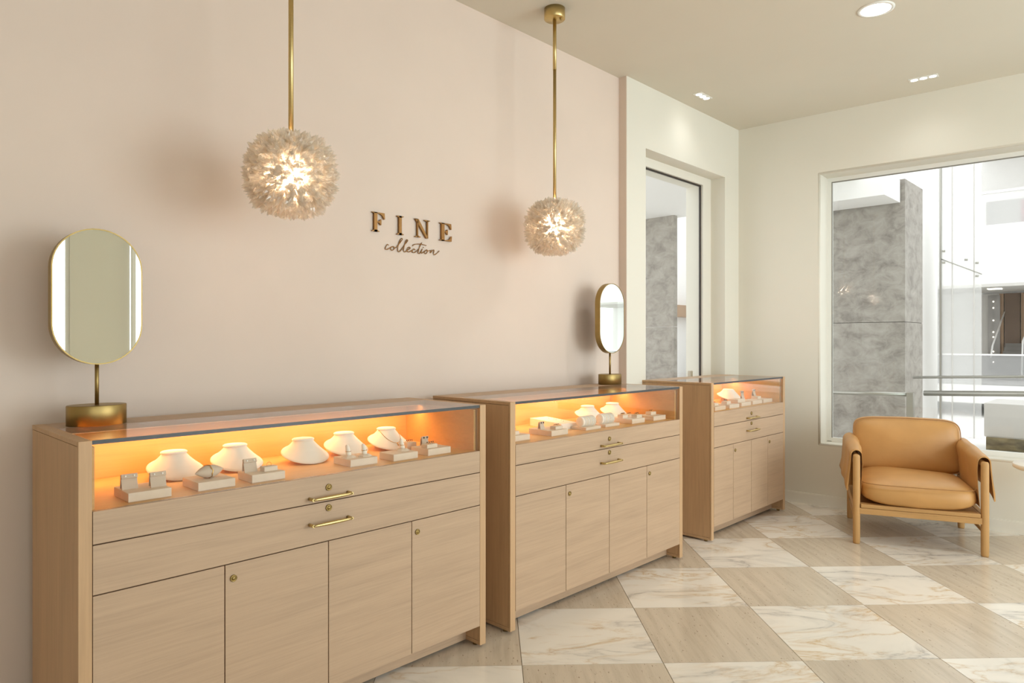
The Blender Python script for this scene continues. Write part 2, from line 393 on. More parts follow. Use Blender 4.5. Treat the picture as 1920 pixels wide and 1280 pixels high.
# unseen sides of the room (mirrors and floor see them)
lw = MB(); lw.box(XL-.2, XL, YR, YP+.1, -.003, H)
struct('wall_left', lw, M['white'])
rw = MB()
for a, b in ((XL-.1, -1.4), (1.98, 2.20), (5.64, XE+.3)): rw.box(a, b, YR-.22, YR, -.003, H)
rw.box(2.20, 2.60, YR-.22, YR-.10, -.003, H)
for a, b in ((-1.4, 1.98), (2.60, 5.64)): rw.box(a, b, YR-.22, YR, -.003, .3).box(a, b, YR-.22, YR, 2.9, H)
struct('wall_rear', rw, M['white'])
for k, (a, b) in enumerate(((-1.4, 1.98), (2.60, 5.64))):
    f = MB()
    for x in (a, (a+b)/2-.02, b-.04): f.box(x, x+.04, YR-.06, YR-.02, .3, 2.9)
    f.box(a, b, YR-.06, YR-.02, .3, .34).box(a, b, YR-.06, YR-.02, 2.86, 2.9)
    w = struct('window_%d' % (k+3), f, M['alu'])
    struct('pane', MB().box(a+.04, (a+b)/2-.02, YR-.043, YR-.037, .34, 2.86), M['winglass'], w)
    struct('pane', MB().box((a+b)/2+.02, b-.04, YR-.043, YR-.037, .34, 2.86), M['winglass'], w)

# ------------------------------------------------------------------ outside: covered terrace, stone piers, far shops
tb = MB(); tb.box(6.2, 8.6, -6, 3.1, -.3, -.02).box(4.0, 9.6, 3.15, 9, -.3, -.02)
struct('terrace_paving', tb, M['extgrey'])
struct('atrium_ground', MB().box(8.6, 24, -12, 16, -.6, -.12), M['extwhite'])
sf = MB(); sf.box(6.35, 9.15, 2.55, 9.5, 3.24, 3.5)
struct('outer_soffit', sf, M['extwhite'])
p = thing('stone_pier', 'broad grey limestone pier standing outside the big window beside the terrace rail', 'pillar', (8.95, 2.26, -.12))
MB().box(0, .78, 0, 1.5, 0, 1.720).obj('stone_slab', M['greystone'], p)
MB().box(0, .78, 0, 1.5, 1.726, 3.40).obj('stone_slab', M['greystone'], p)
MB().box(.01, .77, .01, 1.49, 1.715, 1.73).obj('joint', M['gasket'], p)
p = thing('stone_pier', 'limestone pier seen through the narrow glazed opening', 'pillar', (8.9, 5.3, -.12))
MB().box(0, .10, 0, 1.9, 0, 1.71).obj('stone_slab', M['greystone'], p)
MB().box(0, .10, 0, 1.9, 1.716, 3.40).obj('stone_slab', M['greystone'], p)
tag(MB().box(8.3, 8.9, 2.3, 3.4, 3.0, 3.26).obj('ceiling_bulkhead', M['extwhite']), 'white boxed bulkhead against the top of the grey stone pier', 'bulkhead')
tag(MB().lathe([(.1, -.14), (.1, 6.5)], 24, cx=11.5, cy=2.58).obj('round_column', M['extwhite']), 'slim round white column behind the grey stone pier', 'column')
r = thing('handrail', 'steel terrace handrail with a square post in front of the stone pier', 'railing', (8.0, 1.97, -.02))
MB().tube([(0, .9, .82), (0, 0, .84)], .022, 10).obj('rail', M['steel'], r)
MB().box(-.03, .03, -.03, .03, 0, .86).obj('post', M['steel'], r)
MB().box(-.03, .03, .92, .98, 0, .84).obj('post', M['steel'], r)
r = thing('handrail', 'double steel handrail running past the tall glass screen', 'railing', (8.02, 1.85, -.02))
MB().tube([(0, 0, .86), (0, -3.2, 1.0)], .028, 10).obj('rail', M['steel'], r)
MB().tube([(0, .1, 1.02), (0, -3.2, 1.16)], .013, 8).obj('rail', M['steel'], r)
for y in (-1.6, -3.1): MB().box(-.02, .02, y-.02, y+.02, 0, 1.1).obj('post', M['steel'], r)
s = thing('glass_screen', 'tall frameless glass screen with spider fittings in the atrium', 'glass screen', (12.5, 2.4, -.12))
for a, b in ((.30, .255), (.24, .10), (.09, -.19), (-.20, -.29)): MB().box(-.006, .006, b, a, 0, 6.2).obj('pane', M['screen'], s)
MB().box(-.03, .03, .238, .262, 0, 6.2).obj('mullion', M['steel'], s)
for y in (.093, -.195): MB().box(-.012, .012, y-.006, y+.006, 0, 6.2).obj('seam', M['extgrey'], s)
MB().tube([(-.02, .25, 2.8), (-.02, -.3, 2.52)], .008, 6).obj('cable', M['steel'], s)
for y, z in ((.2, 2.9), (.2, 2.72), (-.1, 2.74), (-.24, 2.68), (-.24, 2.48)):
    MB().lathe([(.022, 0), (.022, .03)], 12).obj('spider_fitting', M['steel'], s, (-.05, y, z))
for y in (.42, .34): 
    for z in (2.9, 2.72): MB().lathe([(.02, 0), (.02, .03)], 12).obj('spider_fitting', M['steel'], s, (-.05, y, z))
b = thing('shop_building', 'two storey white mall building with balconies across the atrium', 'building', (17, 0, -.12))
MB().box(0, .3, -9, 9, 2.68, 3.90).obj('fascia', M['extwhite'], b)
MB().box(.3, 4, -9, 9, 2.68, 2.9).obj('gallery_soffit', M['extgrey'], b)
MB().box(-.06, .1, -9, 9, 2.62, 2.68).obj('fascia_lip', M['extgrey'], b)
MB().box(3.0, 3.3, -9, 9, .5, 2.68).obj('wall', M['extwhite'], b)
MB().box(2.6, 2.9, -9, 9, 3.9, 7).obj('wall', M['extwhite'], b)
MB().box(-1, 3.3, -9, 9, .28, .64).obj('floor_slab', M['extwhite'], b)
MB().box(.2, 3, -9, 3.3, 5.9, 6.2).obj('roof_slab', M['extgrey'], b)
for a, c, m in ((3.0, 3.35, 'extgrey'), (2.92, 3.0, 'tanpanel'), (2.60, 2.90, 'brownpanel'), (2.2, 2.58, 'tanpanel'), (.9, 2.0, 'brownpanel')):
    MB().box(2.90, 2.998, a, c, .64, 2.64).obj('shop_panel', M[m], b)
w = MB().box(2.85, 2.90, 2.98, 3.22, .8, 2.6).obj('shop_window', M['shopglass'], b)
for z in (1.0, 1.25, 1.6, 1.72, 2.0, 2.3, 2.45): MB().lathe([(.001, -.018), (.018, 0), (.001, .018)], 8).obj('lamp_globe', M['farlight'], w, (2.83, 3.11, z))
MB().box(2.84, 2.90, 2.25, 2.52, 1.4, 2.6).obj('poster', plain('warm_poster', (214, 188, 158), .6), b)
w = MB().box(2.5, 2.6, 2.0, 3.2, 4.0, 4.8).obj('shop_window', M['shopglass'], b)
MB().box(2.44, 2.5, 2.36, 2.52, 4.05, 4.75).obj('clothes', M['coloured'], w)
for k in range(9): MB().box(1.3+k*.17, 3.0, 1.6, 2.85, .64+k*.09, .64+(k+1)*.09).obj('stair_step', M['extdark'], b)
MB().tube([(1.2, 2.9, 1.15), (1.4, 2.9, 1.4), (2.9, 2.9, 2.2)], .018, 8).obj('stair_rail', M['extwhite'], b)
MB().tube([(1.2, 2.35, .64), (1.2, 2.33, 1.5), (2.9, 2.3, 2.2)], .018, 8).obj('stair_rail', M['extwhite'], b)
MB().box(-.96, -.94, -9, 9, .64, 1.22).obj('balustrade_glass', painted_haze_glass('grey_balustrade_glass', (.45, .45, .45), .45), b)
MB().box(-.98, -.92, -9, 9, 1.22, 1.25).obj('balustrade_rail', M['extwhite'], b)
MB().box(.02, .04, -9, 9, 3.9, 4.55).obj('balustrade_glass', M['screen'], b)
MB().box(0, .06, -9, 9, 4.55, 4.60).obj('balustrade_rail', M['extwhite'], b)
MB().box(1.4, 1.6, 2.75, 3.0, 2.66, 2.68).obj('recessed_lamp', M['farlight'], b)
tag(MB().box(11, 11.9, -5, 1.83, .10, .55, .01).obj('planter_wall', M['extgrey']), 'low pale concrete planter wall above the pond', 'planter')
q = thing('pond', 'shallow dark pond with amber water grass under the planter wall', 'pond', (10.4, -1.4, -.12))
MB().box(0, .75, -3.4, 3.2, 0, .03).obj('pond_bed', M['pond'], q)
MB().box(.56, .6, -3.4, 3.2, 0, .22).obj('pond_rim', M['pond'], q)
for k in range(9):
    cl = MB(); x, y = .4+random.uniform(-.06, .06), 2.7-k*.13
    for a in range(5): cl.tube([(x, y, .02), (x+random.uniform(-.03, .03), y+random.uniform(-.05, .05), random.uniform(.07, .13))], [.008, .002], 5)
    cl.obj('grass_tuft', M['plantgold'], q)
wbd = thing('white_building', 'bright white building wall seen beyond the narrow glazed opening', 'building', (12, 9.5, -.12))
MB().box(0, 8, 0, .3, 0, 6).obj('wall', M['extwhite'], wbd)
MB().box(1, 6, -.3, 0, 2.14, 2.44).obj('ledge', M['tanpanel'], wbd)

# ------------------------------------------------------------------ display cabinets
def lock_mesh(mb_parent, x, y, z, r=.0125):
    o = MB(); o.lathe([(r, 0), (r, .004), (r*.82, .0055), (r*.80, .003), (r*.55, .003), (r*.50, .006), (.0005, .006)], 24)
    b_ = o.obj('lock', M['brass_dk'], mb_parent, (x, y, z)); b_.rotation_euler = (PI/2, 0, 0); return b_
def handle_mesh(parent, x, y, z, half=.08):
    o = MB()
    pts = [(-half+2*half*k/12, -.030, 0) for k in range(13)]
    o.tube(pts, [.0040+.0032*math.sin(PI*k/12) for k in range(13)], 12)
    for s_ in (-1, 1):
        o.tube([(s_*half*.99, 0, 0), (s_*half*.99, -.032, 0)], [.0065, .0055], 10)
    return o.obj('handle', M['brass'], parent, (x, y, z))
ZD = .883; ZT = 1.088; T = .035; D = .57
def cabinet(x0, x1, yf, label):
    W = x1-x0; c = thing('display_cabinet', label, 'display cabinet', (x0, yf, 0), 0, 'oak jewellery display cabinets')
    xi0, xi1 = T, W-T
    for k, (a, b_) in enumerate(((0, T), (W-T, W))):
        sp = MB().box(a+.001, b_-.001, .012, D-.001, .03, ZT-.016).obj('side_panel', M['oak_z'], c)
        lp = MB().box(a, b_, 0, .0105, .012, ZT, .0008, 1).box(a, b_, .012, D, ZT-.0145, ZT, .0008, 1).box(a, b_, .012, D, .012, .0285, .0008, 1)
        lp.obj('lipping', M['oak_z'], sp)
        for yy in (.05, D-.06): MB().lathe([(.012, 0), (.012, .014)], 12, cx=(a+b_)/2, cy=yy).obj('levelling_foot', M['brass_dk'], c)
    MB().box(xi0, xi1, .026, D-.02, .10, ZD-.02).obj('carcass', M['oak_z'], c)
    MB().box(xi0, xi1, D-.02, D, .03, ZT-.03).obj('back_panel', M['oak_z'], c)
    MB().box(xi0, xi1, .095, .113, .012, .10).obj('toe_kick', M['oak_x'], c)
    gp = .002
    d1 = MB().box(xi0+gp, xi1-gp, 0, .02, .787+gp, ZD).obj('drawer_front', M['oak_x'], c)
    d2 = MB().box(xi0+gp, xi1-gp, 0, .02, .641+gp, .787-gp).obj('drawer_front', M['oak_x'], c)
    xc = W/2
    handle_mesh(d1, xc+.002, 0, .807); lock_mesh(d1, xc, 0, .838)
    handle_mesh(d2, xc+.002, 0, .714); lock_mesh(d2, xc, 0, .763)
    wd = (xi1-xi0)/4
    for k in range(4):
        a = xi0+k*wd
        dd = MB().box(a+gp, a+wd-gp, 0, .02, .10, .641-gp).obj('door', M['oak_x'], c)
        if k in (1, 3): lock_mesh(dd, a+.028, 0, .592, .0115)
    MB().box(xi0, xi1, .0205, D-.035, ZD-.02, ZD).obj('display_floor', M['oak_in'], c)
    MB().box(xi0, xi1, D-.045, D-.021, ZD, ZT-.024).obj('display_back', M['oak_in'], c)
    for a, b_ in ((xi0+.001, xi0+.013), (xi1-.013, xi1-.001)):
        MB().box(a, b_, .028, D-.046, ZD, ZT-.022).obj('display_end', M['oak_in'], c)
    MB().box(xi0, xi1, D-.18, D, ZT-.020, ZT).obj('top_rail', M['oak_x'], c)
    gt = MB().box(xi0+.001, xi1-.001, .006, D-.181, ZT-.011, ZT).obj('glass_top', M['glass'], c)
    MB().box(xi0+.001, xi1-.001, .003, .0058, ZT-.012, ZT).obj('glass_edge', M['gedge'], gt)
    MB().box(xi0+.002, xi1-.002, .008, .014, ZD+.0005, ZT-.012).obj('glass_front', M['glass'], c)
    MB().box(xi0+.03, xi1-.03, D-.165, D-.150, ZT-.024, ZT-.0195).obj('led_strip', M['led'], c)
    l = area_light('led_light', (x0+W/2, yf+D-.160, ZT-.027), (math.radians(10), 0, 0), W-.10, .03, 2.9*W, (1.0, .56, .25))
    return c
CX = ((.534, 2.131, 2.23), (2.29, 3.852, 2.23), (4.292, 5.521, 2.265))
cabinet(*CX[0], 'pale oak jewellery display cabinet holding five necklace busts and the bracelet pillow')
cabinet(*CX[1], 'pale oak jewellery display cabinet between the two others, holding two ring rolls')
cabinet(*CX[2], 'shorter pale oak display cabinet in front of the narrow glazed opening')

# ------------------------------------------------------------------ display pieces
def bust(x, y, label, sc=1.0):
    t = thing('necklace_bust', label, 'necklace bust', (x, y, ZD), 0, 'cream necklace busts')
    n = 40; rings = []
    def ring(w, d, yo, z, tilt):
        # front of the ring (-y) drops, back rises
        return [(w*math.cos(2*PI*k/n)*sc, (yo+d*math.sin(2*PI*k/n))*sc, max(.0008, (z+tilt*d*math.sin(2*PI*k/n)))*sc) for k in range(n)]
    rings.append(ring(.085, .080, -.012, .0290, .30))
    rings.append(ring(.094, .090, -.012, .0295, .30))
    rings.append(ring(.0955, .0915, -.012, .0315, .30))
    for k in range(1, 11):
        u = k/10; f = (1-u)**1.22
        rings.append(ring(.040+.0555*f, .036+.0555*f, -.012+.017*u, .0315+.056*u, .30*(1-u)+.02))
    rings.append(ring(.0385, .0345, .005, .0885, .02))
    rings.append(ring(.036, .032, .005, .0895, .02))
    MB().loft(rings).obj('form', M['fabric'], t)
    MB().lathe([(.0445, .0865), (.0455, .0885), (.0445, .092), (.040, .0945), (.001, .0955)], 36, cy=.005, sx=sc, sy=.9*sc).obj('neck_cap', M['fabric'], t)
    MB().box(-.03, .03, .03, .055, 0, .048).obj('rear_foot', M['card'], t)
    return t
def block(x0, y0, w, d, h, label, z=ZD, name='display_block', cat='display block', m='block'):
    o = MB().box(-w/2, w/2, -d/2, d/2, 0, h, .0015, 2).obj(name, M[m], None, (x0+w/2, y0+d/2, z))
    return tag(o, label, cat, 'linen display blocks')
def earring_stand(x, y, z, label, w=.046, h=.047, dark=False, rz=0):
    t = thing('earring_stand', label, 'earring stand', (x, y, z), rz, 'earring stands')
    tl = Matrix.Rotation(math.radians(-18), 4, 'X')
    MB().box(-w/2, w/2, 0, .003, 0, h, mat=tl).obj('card', M['card'], t)
    MB().box(-w/2, w/2, .020, .0225, -.0, h*.9, mat=Matrix.Rotation(math.radians(6), 4, 'X')).obj('prop', M['card'], t)
    f = MB().box(-w/2-.001, w/2+.001, -.006, .004, h*.72, h+.001, .001, 1, mat=tl).obj('fold', M['card'], t)
    for s_ in (-1, 1):
        b_ = bmesh.new(); bmesh.ops.create_uvsphere(b_, u_segments=12, v_segments=8, radius=.0030 if not dark else .0042)
        for fc in b_.faces: fc.smooth = True
        MB().merge(b_, tl @ Matrix.Translation((s_*w*.27, -.0075, h*.86))).obj('stud', M['gem' if dark else 'pearl'], f)
    return t
def ring(x, y, z, label, r=.0085, gem=True, rz=0):
    t = thing('finger_ring', label, 'ring', (x, y, z), rz, 'rings on display')
    MB().tube([(r*math.cos(2*PI*k/20), 0, r*.85+r*math.sin(2*PI*k/20)) for k in range(20)], .0012, 6, loop=True).obj('band', M['gold'], t)
    if gem: MB().lathe([(.0005, 0), (.003, .003), (.002, .005), (.0005, .0052)], 8).obj('stone', M['gem'], t, (0, 0, r*1.8))
    return t
def ring_row(x, y, z, label, n=4, w=.034):
    t = thing('ring_row', label, 'rings', (x, y, z), 0, 'rows of gem rings')
    for k in range(n):
        xx = -w/2+w*(k+.5)/n
        MB().tube([(xx, .006*math.cos(2*PI*q/14), .004+.006*math.sin(2*PI*q/14)) for q in range(14)], .0011, 5, loop=True).obj('band', M['gold'], t)
        MB().lathe([(.0005, 0), (.0032, .003), (.0022, .005), (.0005, .0052)], 8).obj('stone', M['gem'], t, (xx, 0, .0085))
    return t
def ring_cone(x, y, z, label):
    t = thing('ring_cone', label, 'ring holder', (x, y, z), 0, 'cone ring holders')
    MB().lathe([(.029, 0), (.029, .003), (.019, .009), (.001, .009)], 8, sm=False).obj('base', M['block'], t)
    MB().loft([[(r*math.cos(2*PI*k/20), yo+r*math.sin(2*PI*k/20), zz) for k in range(20)] for r, yo, zz in
               ((.0105, 0, .008), (.0102, .002, .018), (.0088, .006, .034), (.0074, .009, .043), (.0046, .0105, .048), (.0006, .011, .0495))]).obj('cone', M['fabric'], t)
    MB().tube([(.0106*math.cos(2*PI*k/20), .003+.0106*math.sin(2*PI*k/20), .0235) for k in range(20)], .0011, 6, loop=True).obj('ring', M['gold'], t)
    return t
BH = .028
# --- first cabinet
for x, y, lb in ((.925, 2.60, 'plain cream necklace bust behind the bracelet pillow block'),
                 (1.15, 2.60, 'plain cream necklace bust behind the block with one earring card and one ring'),
                 (1.415, 2.56, 'plain cream necklace bust with empty display floor in front of it'),
                 (1.632, 2.60, 'plain cream necklace bust behind the pair of ring cones')):
    bust(x, y, lb)
b5 = bust(1.855, 2.60, 'cream necklace bust wearing a thin gold pendant chain')
def on_bust(a, u, lift=1.012):
    f = (1-u)**1.22; w, d = (.040+.0555*f)*lift, (.036+.0555*f)*lift
    return (w*math.cos(a), -.012+.017*u-d*math.sin(a), .0315+.056*u-(.30*(1-u)+.02)*d*math.sin(a)+.0008)
MB().tube([on_bust(PI*k/24, .92-.62*math.sin(PI*k/24)**2) for k in range(25)], .0011, 6).obj('necklace', M['gold'], b5)
MB().tube([on_bust(PI/2, .30, 1.02), on_bust(PI/2, .18, 1.02)], .0026, 8).obj('pendant', M['gold'], b5)
block(.678, 2.28, .125, .14, BH, 'linen display block carrying two earring cards with pearl studs')
earring_stand(.703, 2.345, ZD+BH, 'taupe pearl earring card next to the cabinet end on the two-card block')
earring_stand(.778, 2.318, ZD+BH, 'taupe pearl earring card beside the bracelet block on the two-card block')
block(.887, 2.285, .123, .135, BH, 'linen display block carrying the bracelet pillow')
t = thing('bracelet_pillow', 'almond shaped taupe pillow wearing a gold chain bracelet', 'bracelet pillow', (.950, 2.352, ZD+BH), math.radians(18))
rg = []
for k in range(13):
    u = -1+2*k/12; w = max(.001, (1-abs(u)**1.8)); rg.append([(u*.058, .026*w*math.cos(2*PI*q/20), .022+.022*w*math.sin(2*PI*q/20)) for q in range(20)])
MB().loft(rg).obj('cushion', M['card'], t)
MB().tube([(-.008+.002*math.sin(q*PI/2), .0262*math.cos(2*PI*q/28), .022+.0224*math.sin(2*PI*q/28)) for q in range(28)], [.0022 if q % 2 else .0013 for q in range(28)], 6, loop=True).obj('bracelet', M['gold'], t)
block(1.068, 2.284, .122, .115, BH, 'linen display block carrying one earring card and one small ring block')
earring_stand(1.093, 2.345, ZD+BH, 'taupe earring card beside the single small ring block')
block(1.126, 2.312, .050, .034, .017, 'small linen riser with a single thin gold ring', ZD+BH, 'ring_riser')
ring(1.151, 2.329, ZD+BH+.014, 'thin plain gold ring on the small riser', gem=False)
block(1.471, 2.30, .125, .125, BH, 'linen display block carrying two ring cones')
ring_cone(1.503, 2.365, ZD+BH, 'cream ring cone on the two-cone block, on its side toward the empty floor')
ring_cone(1.565, 2.345, ZD+BH, 'cream ring cone on the two-cone block, on its side toward the single-cone block')
block(1.664, 2.285, .125, .10, BH, 'linen display block carrying a single ring cone')
ring_cone(1.757, 2.350, ZD+BH, 'cream ring cone alone on its block beside the stacked ring risers')
block(1.848, 2.29, .127, .12, BH, 'linen display block stacked with gem ring risers and a folded earring card')
block(1.858, 2.31, .058, .04, .017, 'small linen riser holding the front row of dark gem rings', ZD+BH, 'ring_riser')
ring_row(1.887, 2.325, ZD+BH+.014, 'row of dark gem rings on the riser by the cabinet end', 4, .044)
earring_stand(1.905, 2.375, ZD+BH, 'dark stud earring card behind the row of gem rings', .034, .042, True)
block(1.852, 2.44, .05, .04, .040, 'tall little linen riser behind the single-cone block', ZD, 'ring_riser')
ring_row(1.877, 2.46, ZD+.037, 'row of dark gem rings on the tall little riser', 4, .038)
# --- second cabinet
for x, y, lb in ((2.50, 2.60, 'plain cream necklace bust beside the long sloping tray'),
                 (3.36, 2.60, 'plain cream necklace bust behind the two ring rolls'),
                 (3.62, 2.60, 'plain cream necklace bust below the mirror base at the case end')):
    bust(x, y, lb)
block(2.37, 2.312, .145, .12, BH, 'linen display block partly behind the cabinet end with one gem ring riser')
block(2.40, 2.335, .062, .04, .018, 'small linen riser with a wide gold ring beside the cabinet end', ZD+BH, 'ring_riser')
ring_row(2.422, 2.355, ZD+BH+.015, 'two dark gem rings on the riser beside the cabinet end', 3, .03)
ring(2.448, 2.35, ZD+BH+.015, 'plain gold ring standing beside two gem rings', .010, False, .5)
block(2.67, 2.303, .133, .16, BH, 'linen display block carrying one gem earring card and one gem ring riser')
earring_stand(2.69, 2.38, ZD+BH, 'gem earring card beside the long sloping tray', .032, .040, True)
block(2.728, 2.325, .06, .04, .016, 'small linen riser with three gem rings beside the gem earring card', ZD+BH, 'ring_riser')
ring_row(2.758, 2.345, ZD+BH+.013, 'three gem rings on the riser beside the gem earring card', 4, .045)
tr = thing('bracelet_tray', 'long cream bracelet tray running from the case back toward the front', 'tray', (2.985, 2.56, ZD), math.radians(-6))
MB().prism([(-.13, 0), (.13, 0), (.13, .044), (-.13, .032)], 'x', -.065, .065).obj('body', M['fabric'], tr)
for k in range(5): MB().lathe([(.0022, 0), (.0022, .002)], 10).obj('stud', M['gem'], tr, (.02+.012*(k % 2), -.06+.03*k, .0355+.0014*k))
def ring_roll(x, y, label):
    t = thing('ring_roll', label, 'ring roll', (x, y, ZD), 0, 'ring rolls on plinths')
    MB().box(-.068, .068, -.052, .052, 0, .016, .0015).obj('plinth', M['block'], t)
    r_ = .0275
    def disc(xx, rr): return [(xx, rr*math.cos(2*PI*k/28), .016+r_*.97+rr*math.sin(2*PI*k/28)) for k in range(28)]
    MB().loft([disc(-.058, r_*.2), disc(-.058, r_*.95), disc(-.056, r_), disc(.056, r_), disc(.058, r_*.95)]).obj('roll', M['fabric'], t)
    for k in range(9):
        xx = -.040+.0112*k
        MB().tube([(xx, (r_+.002)*math.cos(2*PI*q/26), .016+r_*.97+(r_+.002)*math.sin(2*PI*q/26)) for q in range(26)], .0022, 6, loop=True).obj('bangle', M['fabric'] if k % 3 else M['pearl'], t)
    return t
ring_roll(3.046, 2.371, 'cream roll of slim bangles on a plinth in front of the long tray')
ring_roll(3.235, 2.378, 'cream roll of slim bangles on a plinth beside the twin riser block')
block(3.402, 2.305, .135, .16, BH, 'linen display block carrying twin gem ring risers')
block(3.408, 2.375, .055, .04, .02, 'gem ring riser at the rear of the twin riser block', ZD+BH, 'ring_riser')
ring_row(3.435, 2.395, ZD+BH+.017, 'gem rings on the rear riser of the twin riser block', 4, .04)
block(3.475, 2.32, .055, .04, .02, 'gem ring riser at the front of the twin riser block', ZD+BH, 'ring_riser')
ring_row(3.502, 2.34, ZD+BH+.017, 'gem rings on the front riser of the twin riser block', 4, .04)
block(3.630, 2.302, .14, .12, BH, 'linen display block with a single riser beside the cabinet end panel')
block(3.675, 2.35, .06, .04, .02, 'single linen riser with a pale bangle beside the end panel', ZD+BH, 'ring_riser')
ring_row(3.705, 2.37, ZD+BH+.017, 'pale ring group on the single riser beside the end panel', 3, .04)
block(3.57, 2.44, .06, .05, .032, 'low linen riser behind the twin riser block', ZD, 'ring_riser')
ring_row(3.60, 2.465, ZD+.029, 'gem rings on the low riser behind the twin riser block', 4, .045)
# --- third cabinet
bust(5.22, 2.60, 'cream necklace bust in the short cabinet below the narrow glazed opening', 1.15)
block(4.45, 2.32, .16, .12, BH, 'linen block with one riser next to the short cabinet side panel')
block(4.50, 2.35, .06, .04, .02, 'small riser on the block next to the short cabinet side panel', ZD+BH, 'ring_riser')
ring_row(4.53, 2.37, ZD+BH+.017, 'gem rings next to the short cabinet side panel', 4, .045)
block(4.67, 2.32, .155, .11, BH, 'linen block with one gem ring riser below the neck bust')
block(4.69, 2.35, .06, .045, .022, 'gem ring riser on the block below the neck bust', ZD+BH, 'ring_riser')
ring_row(4.72, 2.372, ZD+BH+.019, 'gem rings on the riser below the neck bust', 4, .045)
block(4.893, 2.335, .16, .12, BH, 'linen block stacked with a second block in the short cabinet')
block(4.885, 2.36, .12, .08, .024, 'second linen block lying on top of another block in the short cabinet', ZD+BH)
block(5.107, 2.345, .165, .11, BH, 'linen block carrying an upright gem earring card in the short cabinet')
earring_stand(5.135, 2.43, ZD+BH, 'upright gem earring card on its own block in the short cabinet', .045, .075, True)
block(5.30, 2.345, .165, .11, BH, 'linen block beside the end panel carrying an earring card with a low riser')
earring_stand(5.325, 2.425, ZD+BH+.022, 'gem earring card standing on the low riser near the end panel', .04, .055, True)
block(5.305, 2.395, .06, .055, .022, 'low riser under the earring card near the end panel', ZD+BH, 'ring_riser')

# ------------------------------------------------------------------ table mirrors
def table_mirror(x, y, label):
    t = thing('table_mirror', label, 'mirror', (x, y, ZT), 0, 'pill shaped brass table mirrors')
    MB().loft([[(px*s_, py*s_, z) for px, py in sell(.0913, .068, 48)] for s_, z in ((.97, 0), (1, .001), (1, .066), (.985, .068))]).obj('base', M['brass_dk'], t)
    MB().tube([(0, 0, .066), (0, 0, .225)], .0065, 14).obj('stem', M['brass_dk'], t)
    zc = .206+.2325; hw, hh = .138, .2325
    def pill(off):
        w, h_ = hw-off, hh-off; pts = []
        for k in range(25): a = PI*k/24; pts.append((w*math.cos(a), zc+(h_-w)+w*math.sin(a)))
        for k in range(25): a = PI+PI*k/24; pts.append((w*math.cos(a), zc-(h_-w)+w*math.sin(a)))
        return pts
    def rg(off, yy): return [(a, yy, b_) for a, b_ in pill(off)]
    MB().loft([rg(.004, -.0195), rg(.004, -.0205), rg(0, -.0205), rg(0, .0195), rg(.006, .0205)], False, True, False).obj('frame', M['brass_dk'], t)
    MB().loft([rg(.0035, -.0190), rg(.0035, -.0160)], True, True, False).obj('mirror_glass', M['mirror'], t)
    return t
table_mirror(.694, 2.665, 'brass pill shaped mirror on the cabinet that also holds the bracelet pillow')
table_mirror(3.725, 2.70, 'brass pill shaped mirror next to the white wall corner')

# ------------------------------------------------------------------ wall sign
sg = thing('wall_sign', 'raised bronze FINE collection lettering on the blush wall', 'sign', (2.226, YP, 1.925))
def letter(name, polys, x0, w, h=.097):
    mb = MB()
    for pl in polys: mb.prism([(x0-2.226+px*w, pz*h) for px, pz in pl], 'y', -.014, -.002)
    for pl in polys[:1]: mb.prism([(x0-2.226+px*w, pz*h) for px, pz in pl], 'y', -.003, .001)
    return mb.obj(name, M['bronze'], sg)
def serif(x0, x1, s0, s1, z, up):
    d = .035 if up else -.035; e = .09 if up else -.09
    return [(x0, z), (x1, z), (x1, z+d), (s1, z+e), (s0, z+e), (x0, z+d)] if up else [(x0, z), (x0, z+d), (s0, z+e), (s1, z+e), (x1, z+d), (x1, z)]
letter('letter', [[(.16, 0), (.40, 0), (.40, 1), (.16, 1)], serif(0, .56, .16, .40, 0, True), [(0, 1), (0, .965), (.16, .94), (.40, .955), (.62, .94), (.80, .86), (.95, .68), (1, .68), (.97, 1)],
      [(.40, .53), (.40, .49), (.56, .47), (.68, .36), (.72, .36), (.72, .66), (.68, .66), (.58, .55)]], 1.961, .077)
letter('letter', [[(.30, 0), (.70, 0), (.70, 1), (.30, 1)], serif(0, 1, .30, .70, 0, True), serif(0, 1, .30, .70, 1, False)], 2.114, .041)
letter('letter', [[(.02, 1), (.26, 1), (.93, 0), (.80, 0)], [(.17, 0), (.23, 0), (.23, .96), (.17, .9)], serif(.02, .40, .17, .23, 0, True), [(.86, .02), (.92, .0), (.92, 1), (.86, 1)], serif(.66, 1.05, .86, .92, 1, False), [(0, 1), (.2, 1), (.2, .96), (0, .97)]], 2.228, .097)
letter('letter', [[(.14, 0), (.38, 0), (.38, 1), (.14, 1)], [(0, 1), (0, .965), (.14, .94), (.38, .955), (.62, .94), (.80, .86), (.92, .68), (.97, .68), (.94, 1)],
      [(.38, .53), (.38, .49), (.52, .47), (.62, .36), (.66, .36), (.66, .66), (.62, .66), (.54, .55)],
      [(0, 0), (.97, 0), (1, .30), (.95, .30), (.82, .13), (.64, .05), (.38, .04), (.14, .06), (0, .035)]], 2.399, .086)
